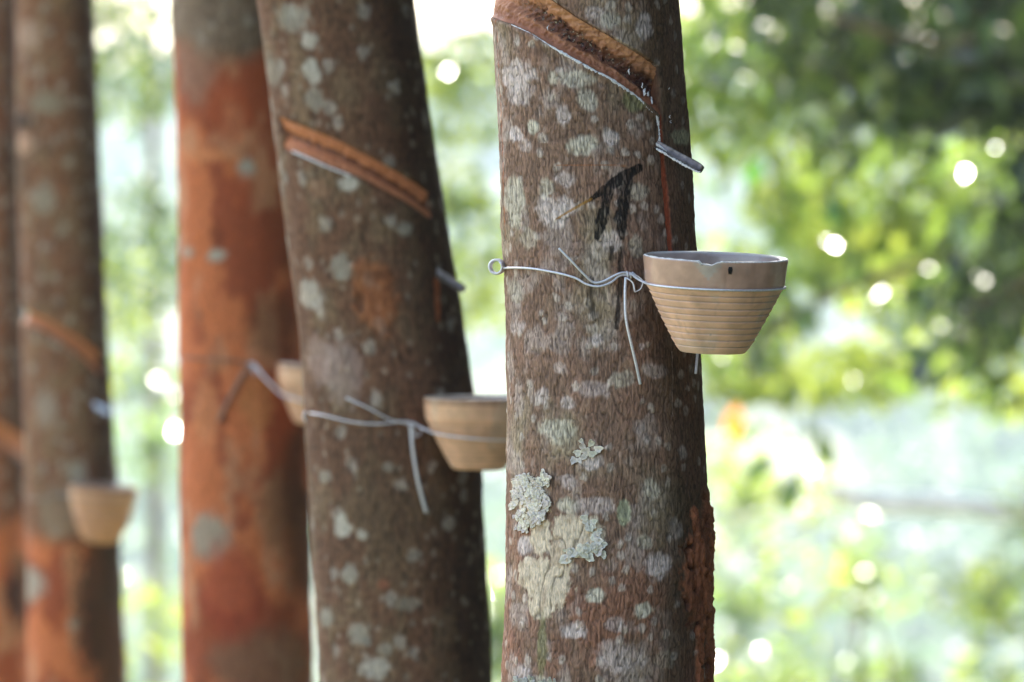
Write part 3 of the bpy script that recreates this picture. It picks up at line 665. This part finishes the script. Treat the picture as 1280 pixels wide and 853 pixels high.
o = build('latex_crust', join(lat), LATEX, None); o.parent = sp1; o.matrix_parent_inverse = Matrix.Translation(-sp1.location)
spout(T2, (545, 338, -.004), (581, 364, 0), .005, 'small metal spout poking past the right edge of the second trunk', SPM, .016)
spout(T4, (118, 504, -.004), (137, 518, 0), .006, 'small glinting spout on the right edge of the fourth trunk', m_plain('bright_tin', lin(205, 200, 205), .25, .7, .5, .1, 100, .1), .016)

# ------------------------------------------------------------------ foliage
def leaf_mesh(name, pts, size, mat, parent, pal, droop=.5, seed=1, aspect=.42, clus=None):
    rg = np.random.default_rng(seed); n = len(pts)
    L = size*rg.uniform(.6, 1.25, n)
    az = rg.uniform(0, 2*np.pi, n); el = rg.normal(-droop, .45, n)
    d = np.stack([np.cos(az)*np.cos(el), np.sin(az)*np.cos(el), np.sin(el)], -1)
    u = rg.normal(0, .45, (n, 3)); u[:, 2] += 1
    s_ = np.cross(d, u); s_ /= np.linalg.norm(s_, axis=1, keepdims=True)+1e-9
    nn = np.cross(s_, d); W = L*aspect*.5
    b = pts-d*L[:, None]*.5; t = pts+d*L[:, None]*.5-nn*L[:, None]*.06
    m_ = pts-d*L[:, None]*.05
    l = m_+s_*W[:, None]+nn*W[:, None]*.3; r = m_-s_*W[:, None]+nn*W[:, None]*.3
    V = np.stack([b, l, t, r], 1).reshape(-1, 3)
    i = np.arange(n)[:, None]*4
    F = np.concatenate([i+np.array([[0, 1, 2]]), i+np.array([[0, 2, 3]])], 0)
    pal = [np.asarray(p) for p in pal]
    k = fbm(pts[:, 0]*2.2, pts[:, 1]*2.2, pts[:, 2]*2.2, 2, seed)
    v = np.clip((k-.5)*1.6+.5+rg.normal(0, .30, n), 0, .999)*(len(pal)-1)
    a = v.astype(int); fr = (v-a)[:, None]; PA = np.array(pal)
    c = PA[a]*(1-fr)+PA[np.minimum(a+1, len(pal)-1)]*fr
    return obj(name, V, F, mat, parent, np.repeat(c, 4, 0), smooth=False)
def blob_points(ells, n, seed, thr=.5, freq=1.6, shell=.35):
    """leaf positions clumped inside ellipsoids (cx,cy,cz,rx,ry,rz)"""
    rg = np.random.default_rng(seed); out = []; vol = np.array([e[3]*e[4]*e[5] for e in ells]); vol = vol/vol.sum()
    for e, w in zip(ells, vol):
        m = int(n*w*3)+10
        q = rg.normal(0, 1, (m, 3)); q /= np.linalg.norm(q, axis=1, keepdims=True); q *= (rg.random((m, 1))**shell)
        p = q*np.array(e[3:6])+np.array(e[0:3])
        k = fbm(p[:, 0]*freq, p[:, 1]*freq, p[:, 2]*freq, 3, seed+1)
        p = p[k > thr]; out.append(p[:int(n*w)+1])
    p = np.concatenate(out)
    # gather leaves in small sprays
    c = p[rg.integers(0, len(p), len(p)//7+1)]
    m = rg.integers(0, len(c), len(p)); return c[m]*.6+p*.4+rg.normal(0, .05, p.shape) if False else p
G0 = (.022, .036, .015); G1 = (.042, .068, .022); G2 = (.075, .125, .025); G3 = (.125, .18, .035); G4 = (.23, .26, .05); GB = (.07, .095, .08)  # GB: sky reflection on leaf tops put in as blue-grey colour
def limb(pts, r0, r1, seg=7):
    q = smooth_path(pts, 5); return tube(q, list(np.linspace(r0, r1, len(q))), seg)
def crown_on(root, T, n=2600, seed=1):
    zt = float(T.z[-1]); x = float(T.c[-1]); Y = T.Y
    ells = [(x, Y, zt+1.0, 1.9, 1.7, .9), (x-1.0, Y+.7, zt+.4, 1.1, 1.0, .7), (x+1.1, Y-.5, zt+.5, 1.1, 1.0, .7), (x+.3, Y+.9, zt+1.8, 1.3, 1.3, .8)]
    lb = [limb([(x, Y, zt-.02), (x+dx*.4, Y+dy*.4, zt+.5), (x+dx, Y+dy, zt+1.3)], float(T.r[-1])*.75, .015) for dx, dy in ((.9, .3), (-.9, .5), (.2, -1.), (-.3, .9))]
    build('limbs', join(lb), WOOD, root)
    leaf_mesh('crown', blob_points(ells, n, seed, .46), .15, LEAF, root, [G0, G1, G2, G2, G3], .4, seed)
for i, (rt, T) in enumerate(zip(ROOTS, TR)): crown_on(rt, T, 5200, 30+i)
TREES = []
def ground_h(x, y):
    n = fbm(x*.05+9, y*.05, x*0, 3, 301)
    h = -.07*np.clip(y-18, 0, 240)+ (ss(330, 820, y)*41)
    return h+(n-.5)*4.0*ss(60, 240, y)+(fbm(x*1.3, y*1.3, x*0, 3, 303)-.5)*.10-.0
def bg_tree(label, trunk_pts, r0, ells, n, size, pal, seed, thr=.5, freq=1.6, mat=LEAF, droop=.5, limbs=(), name='broadleaf_tree', cat='tree', group='leafy trees behind the row', shell=.35):
    trunk_pts = [tuple(q) for q in trunk_pts]; x0, y0, _ = trunk_pts[0]; trunk_pts[0] = (x0, y0, float(ground_h(np.array([x0]), np.array([y0]))[0])-.03)
    root = empty(name, tuple(trunk_pts[0]), label, cat, group)
    build('trunk', limb(trunk_pts, r0, r0*.45, 9), WOOD, root)
    for lp in limbs: build('limb', limb(lp, r0*.3, .008, 6), WOOD, root)
    leaf_mesh('crown', blob_points(ells, n, seed, thr, freq, shell), size, mat, root, pal, droop, seed)
    TREES.append(root); return root
def E(px, py, Y, rx, ry, rz):   # ellipsoid centred at a direction, radii in photo px (x, z) and metres (depth)
    p = P(px, py, Y); k = Y/FPX; return (p.x, p.y, p.z, rx*k, ry, rz*k)
# near dark tree, right
a = P(1480, 700, 24); 
t = bg_tree('dark dense broadleaf tree filling the upper right corner', [(a.x, 24, 0), (a.x+.05, 24, 1.4), (a.x-.1, 24.1, 2.8), (a.x-.2, 24.2, 4.5)], .12,
   [E(1260, 0, 24, 330, 1.0, 150), E(1290, 230, 24, 200, .8, 180), E(1120, 40, 24.4, 260, .7, 130), E(1230, 420, 24, 120, .5, 90), E(1230, 330, 24, 110, .7, 120), E(1130, 160, 24.2, 120, .5, 90), E(1500, 100, 24, 300, 1.2, 400), E(1200, -400, 24, 600, 1.6, 330)], 10500, .12, [G0, G0, G1, G2, G3, GB], 51, .525, 2.4, LEAFD, .6,
   [[(a.x, 24, 1.9), (a.x-.5, 23.8, 2.3), tuple(P(1200, 60, 23.8)), tuple(P(1040, 20, 23.7))], [(a.x, 24, 1.5), tuple(P(1350, 330, 23.9)), tuple(P(1220, 380, 23.8))]])
# sprays hanging in the middle right
a = P(1330, 700, 30)
t = bg_tree('sunlit yellow green tree with drooping sprays behind the nearest cup', [(a.x, 30, 0), (a.x, 30, 1.6), (a.x-.2, 30, 3.6)], .10,
   [E(960, 130, 30, 170, .8, 150), E(1090, 320, 30, 190, .7, 150), E(960, 420, 30, 120, .5, 90), E(1060, 470, 30, 130, .4, 80), E(900, 60, 30, 160, .8, 160), E(1240, 470, 30.5, 140, .6, 70), E(945, 560, 30, 65, .3, 60), E(1180, 300, 30.5, 170, .8, 160), E(975, 525, 30, 110, .4, 50), E(1000, -300, 30, 420, 1.4, 260)], 6000, .13, [G1, G2, G3, G3, G4], 61, .525, 2.2, LEAF, .6,
   [[(a.x, 30, 2.2), tuple(P(1150, 120, 30)), tuple(P(960, 90, 30))], [(a.x, 30, 1.7), tuple(P(1150, 330, 30)), tuple(P(980, 400, 30)), tuple(P(930, 470, 30))]])
a = P(1420, 700, 34)
bg_tree('brightest yellow green young tree glowing right of the nearest cup', [(a.x, 34, -.3), (a.x, 34, 1.3), (a.x-.1, 34, 2.4)], .05,
   [E(1050, 470, 34, 110, .6, 45), E(960, 250, 34, 90, .5, 60), E(1100, 330, 34, 120, .6, 50), E(930, 470, 34, 60, .5, 50), E(1300, 250, 34, 120, .6, 150), E(900, 330, 34, 50, .5, 60)], 2300, .13, [G3, G4, G4, G3], 66, .52, 2.4, LEAF, .5,
   [[(a.x, 34, 1.2), tuple(P(1230, 420, 34)), tuple(P(1050, 470, 34))], [(a.x, 34, 1.6), tuple(P(1150, 300, 34)), tuple(P(960, 250, 34))]])
a = P(750, 700, 36)
bg_tree('bright yellow green tree seen between the two nearest trunks', [(a.x, 36, -.1), (a.x, 36, 1.2), (a.x, 36, 4)], .09,
   [E(570, 110, 36, 110, .9, 80), E(600, 330, 36, 90, .7, 90), E(550, 230, 36, 70, .6, 40), E(600, -250, 36, 300, 1.5, 240)], 7000, .11, [G1, G3, G4, G4], 71, .50, 1.8, LEAF, .5)
a = P(290, 700, 40)
bg_tree('thin pale green tree in the gap at the left', [(a.x, 40, -.2), (a.x, 40, 1.5), (a.x, 40, 4)], .06,
   [E(150, 60, 40, 90, 1.2, 110), E(170, 330, 40, 90, 1.0, 110), E(180, 480, 40, 60, .6, 40), E(150, -250, 40, 260, 1.5, 240)], 5600, .11, [G1, G2, GB, G3, G4], 81, .51, 2.0, LEAF, .5)
a = P(300, 700, 48)
bg_tree('slender tree trunk far off in the gap at the left', [(xof(197, 46), 46, -.3), (xof(192, 46), 46, 1.5), (xof(188, 46), 46, 5)], .045,
   [(xof(188, 46), 46, 6, 1.8, 1.8, 1.2)], 1500, .14, [G1, G2, G3], 83, .48)
# shrubs low on the right
SH = [('pale yellow green shrub at the bottom right corner', 1330, 33, [E(1250, 750, 33, 100, .7, 60), E(1180, 850, 33, 120, .5, 50), E(1300, 640, 33, 60, .5, 60)], 91),
      ('light green shrub low beside the nearest trunk', 850, 37, [E(940, 620, 37, 110, .8, 90), E(930, 760, 37, 110, .8, 110), E(1030, 640, 37, 60, .6, 60)], 92),
      ('sunny shrub along the bottom edge at the right', 1060, 40, [E(990, 850, 40, 150, .9, 50), E(1090, 720, 40, 80, .7, 60)], 93),
      ('hazy shrub between the second and nearest trunks', 560, 44, [E(620, 790, 44, 70, .5, 100)], 94),
      ('loose shrub low in the gap at the left', 260, 44, [E(190, 560, 44, 50, .8, 60), E(180, 800, 44, 70, .8, 90)], 95)]
for lb, px, Y, el, sd in SH:
    x = xof(px, Y)
    st = [[(x, Y, 0), ((x+e[0])/2, Y, e[2]-e[5]), (e[0], e[1], e[2])] for e in el]
    bg_tree(lb, [(x, Y, -.3), (x+.05, Y, .0), (x-.05, Y, .4)], .02, el, 480, .11, [G2, GB, G3, G4], sd, .47, 3.0, LEAF, .3, st, 'shrub', 'shrub', 'shrubs behind the row', .7)
# twig, pale branch, single leaves
tw = [P(1010, 770, 20), P(1035, 745, 20), P(1060, 752, 20), P(1090, 775, 20), P(1108, 810, 20), P(1115, 880, 20), Vector((P(1118, 0, 20).x, 20, 0))]
o = build('bent_twig', join([tube(smooth_path(tw, 6), .0035, 6)]), WOOD, None); tag(o, 'thin dark bent twig low at the right', 'twig')
br = [P(1035, 612, 33), P(1100, 628, 33), P(1180, 630, 33), P(1260, 640, 33), P(1400, 655, 33), P(1500, 853, 33)]
o = build('pale_branch', join([tube(smooth_path(br, 6), .036, 8)]), m_plain('pale_bark', lin(240, 228, 220), .8, 0, .3, .3, 9, .2), None); tag(o, 'pale bare branch lying level among the hazy greens at right', 'branch')
def big_leaf(px, py, Y, L, ang, c, parent, label):
    p = P(px, py, Y); V = []; n = 9
    dx, dz = math.cos(ang), math.sin(ang)
    for i in range(n):
        q = i/(n-1); w = math.sin(math.pi*q**.8)*L*.24
        cen = p+Vector((dx, 0, dz))*(q-.5)*L+Vector((0, -.01*math.sin(q*3), 0))
        for k in (-1, 0, 1): V.append(cen+Vector((-dz, .25, dx))*w*k+Vector((0, -.004*(k == 0), 0)))
    o = obj('leaf', np.array([tuple(v) for v in V]), grid_faces(n, 3), LEAF, parent, np.tile(np.array(c), (len(V), 1))); tag(o, label)
big_leaf(944, 214, 28, .125, 1.2, (.07, .19, .02), TREES[1], 'bright green leaf')
big_leaf(1041, 262, 28, .125, 1.5, (.022, .06, .012), TREES[1], 'green leaf hanging point down')  # darker green stands in for the leaf being unlit
big_leaf(917, 526, 29, .13, 1.35, (.62, .20, .03), TREES[1], 'orange dying leaf')
for q in ((988, 615, .16, 1.2), (948, 585, .14, 1.0), (1030, 560, .14, 1.9)): big_leaf(q[0], q[1], 28, q[2], q[3], (.055, .09, .022), TREES[1], 'dull green hanging leaf')
for i, (x, Y, hh) in enumerate(((-5.2, 24, 3.2), (-3.6, 31, 2.6), (-8.5, 33, 3.6), (5.6, 27, 3.0), (8.8, 36, 3.8), (-6.4, 44, 3.4), (-12, 50, 4))):
    bg_tree('leafy tree beyond the edge of the clearing', [(x, Y, 0), (x+.1, Y, 1.4), (x, Y, hh)], .08, [(x, Y, hh*.75, 1.5, 1.3, hh*.42), (x+.9, Y+.3, hh*.5, 1.0, .9, .8), (x-.8, Y-.3, hh*1.0, 1.0, 1.0, .8)], 3200, .14, [G1, G2, G3, GB], 260+i, .48, 1.6, LEAF, .5, (), 'leafy_tree', 'tree', 'trees round the clearing')
# ---- unseen trees added to block light from the right and behind the camera
for i, (x, Y) in enumerate(((2.4, -3.2), (2.3, -.8), (2.25, 1.2), (2.1, 3.2), (1.85, 5.2), (1.65, 7.2), (1.75, 9.4), (2.0, 11.6), (2.3, 14.0), (2.7, 16.8))):
    bg_tree('dense unseen tree added right of the row to block light', [(x, Y, 0), (x+.05, Y, 1), (x, Y, 2.4)], .05, [(x, Y, 1.6, .85 if Y < 6 else .70, 1.1, 1.6), (x+.1, Y+.4, 3.5, 1.0, 1.2, 1.3)], 7500, .14, [G0, G0, G0, G1], 140+i, .38, 1.5, LEAFH, .4, (), 'blocker_tree', 'tree', 'unseen trees added to darken the right side')
for i, (x, Y) in enumerate(((3.4, -3.), (3.3, 1.5), (3.4, 6.), (3.6, 10.5), (1.2, -6.5), (-1.6, -8.5))):
    bg_tree('tall dense unseen tree added to block sky light', [(x, Y, 0), (x+.1, Y, 2), (x, Y, 5)], .09, [(x, Y, 4.3, 1.6, 2.1, 2.3), (x, Y, 2.2, 1.2, 1.8, 1.8)], 7000, .2, [G0, G0, G0, G1], 160+i, .38, 1.1, LEAFH, .4, (), 'leafy_tree', 'tree', 'tall unseen trees added to block light')
# ------------------------------------------------------------------ terrain
ys = np.concatenate([np.linspace(-150, 0, 16)[:-1], np.linspace(0, 40, 140)[:-1], np.linspace(40, 850, 170)[:-1], np.linspace(850, 3000, 24)])
xs = np.concatenate([-np.geomspace(2000, 8, 40), np.linspace(-7.5, 7.5, 80), np.geomspace(8, 2000, 40)])
XX, YY = np.meshgrid(xs, ys); ZZ = ground_h(XX, YY)
m, nt, N, L, b = newmat('soil')
tc = N.new('ShaderNodeTexCoord'); n1 = N.new('ShaderNodeTexNoise'); n1.inputs['Scale'].default_value = 1.2; n1.inputs['Detail'].default_value = 8; L.new(tc.outputs['Object'], n1.inputs['Vector'])
cr = N.new('ShaderNodeValToRGB'); cr.color_ramp.elements[0].position = .35; cr.color_ramp.elements[0].color = (.11, .075, .05, 1); cr.color_ramp.elements[1].position = .62; cr.color_ramp.elements[1].color = (.09, .13, .04, 1)
L.new(n1.outputs[0], cr.inputs[0]); L.new(cr.outputs[0], b.inputs['Base Color']); b.inputs['Roughness'].default_value = .95
g = obj('ground', np.stack([XX, YY, ZZ], -1).reshape(-1, 3), grid_faces(len(ys), len(xs)), m, None); tag(g, 'sloping soil and grass beyond the trees', kind='structure'); 
# ---- far wood on the opposite slope (one mass)
rg = np.random.default_rng(5); pts = []
for i in range(1300):
    y = rg.uniform(190, 800); x = rg.uniform(-1, 1)*(.24*y+20); z = float(ground_h(np.array([x]), np.array([y]))[0]); rr = rg.uniform(2.2, 6.0)
    m_ = 120 if abs(x) > .07*y+12 else 170; q = rg.normal(0, 1, (m_, 3)); q /= np.linalg.norm(q, axis=1, keepdims=True); q *= rg.random((m_, 1))**.3
    pts.append(q*np.array([rr, rr, rr*.8])+np.array([x, y, z+rr*.6]))
o = leaf_mesh('far_wood', np.concatenate(pts), 1.35, m_leaf('far_foliage', .35, .5, .3), None, [G1, GB, (.06, .10, .07), GB, G2], .2, 9, .6); tag(o, 'far off wooded slope seen as a pale mass', 'wood', kind='stuff')
# ------------------------------------------------------------------ air
HAZE = .00038
if HAZE:
    bm = bmesh.new(); bmesh.ops.create_cube(bm, size=1)
    me = bpy.data.meshes.new('haze'); bm.to_mesh(me); bm.free()
    hz = bpy.data.objects.new('haze', me); COL.objects.link(hz)
    hz.location = (0, 1400, 17); hz.scale = (4200, 3400, 50)
    hm = bpy.data.materials.new('air'); hm.use_nodes = True; n_ = hm.node_tree.nodes; n_.remove(n_['Principled BSDF'])
    pv = n_.new('ShaderNodeVolumePrincipled'); pv.inputs['Color'].default_value = (.70, .86, 1.0, 1); pv.inputs['Density'].default_value = HAZE; pv.inputs['Anisotropy'].default_value = .2
    hm.node_tree.links.new(pv.outputs[0], n_['Material Output'].inputs['Volume']); me.materials.append(hm)
    hz.location.z = 12; hz.scale.z = 72; tag(hz, 'pale damp air between the trees', kind='stuff')
# ------------------------------------------------------------------ light, camera
SUN_EL, SUN_AZ = R(44), R(-10)      # azimuth measured from +Y towards +X
sd = Vector((math.sin(SUN_AZ)*math.cos(SUN_EL), math.cos(SUN_AZ)*math.cos(SUN_EL), math.sin(SUN_EL)))
w = bpy.data.worlds.new('World'); sc.world = w; w.use_nodes = True
nt = w.node_tree; sk = nt.nodes.new('ShaderNodeTexSky'); sk.sky_type = 'NISHITA'; sk.sun_disc = False
sk.sun_elevation = SUN_EL; sk.sun_rotation = SUN_AZ; sk.air_density = 1.0; sk.dust_density = 3.0; sk.ozone_density = 1
bg = nt.nodes['Background']; nt.links.new(sk.outputs[0], bg.inputs[0]); bg.inputs[1].default_value = .12
sl = bpy.data.lights.new('sun', 'SUN'); sl.energy = 4.3; sl.angle = R(.53); sl.color = (1, .95, .86)
so = bpy.data.objects.new('sun', sl); COL.objects.link(so); so.rotation_euler = sd.to_track_quat('Z', 'Y').to_euler()
cam = bpy.data.cameras.new('camera'); co = bpy.data.objects.new('camera', cam); COL.objects.link(co)
co.location = (0, 0, CAMZ); co.rotation_euler = (R(90), 0, 0)
cam.sensor_width = 36; cam.lens = FPX*36/1280; cam.clip_start = .1; cam.clip_end = 6000
cam.dof.use_dof = True; cam.dof.focus_distance = 6.93; cam.dof.aperture_fstop = 12.5
sc.camera = co
sc.view_settings.view_transform = 'Standard'; sc.view_settings.look = 'None'; sc.view_settings.exposure = 2.36; sc.view_settings.gamma = 1
sc.cycles.use_denoising = True; sc.cycles.max_bounces = 8; sc.cycles.diffuse_bounces = 4; sc.cycles.volume_bounces = 1; sc.cycles.transparent_max_bounces = 8
sc.cycles.sample_clamp_indirect = 8
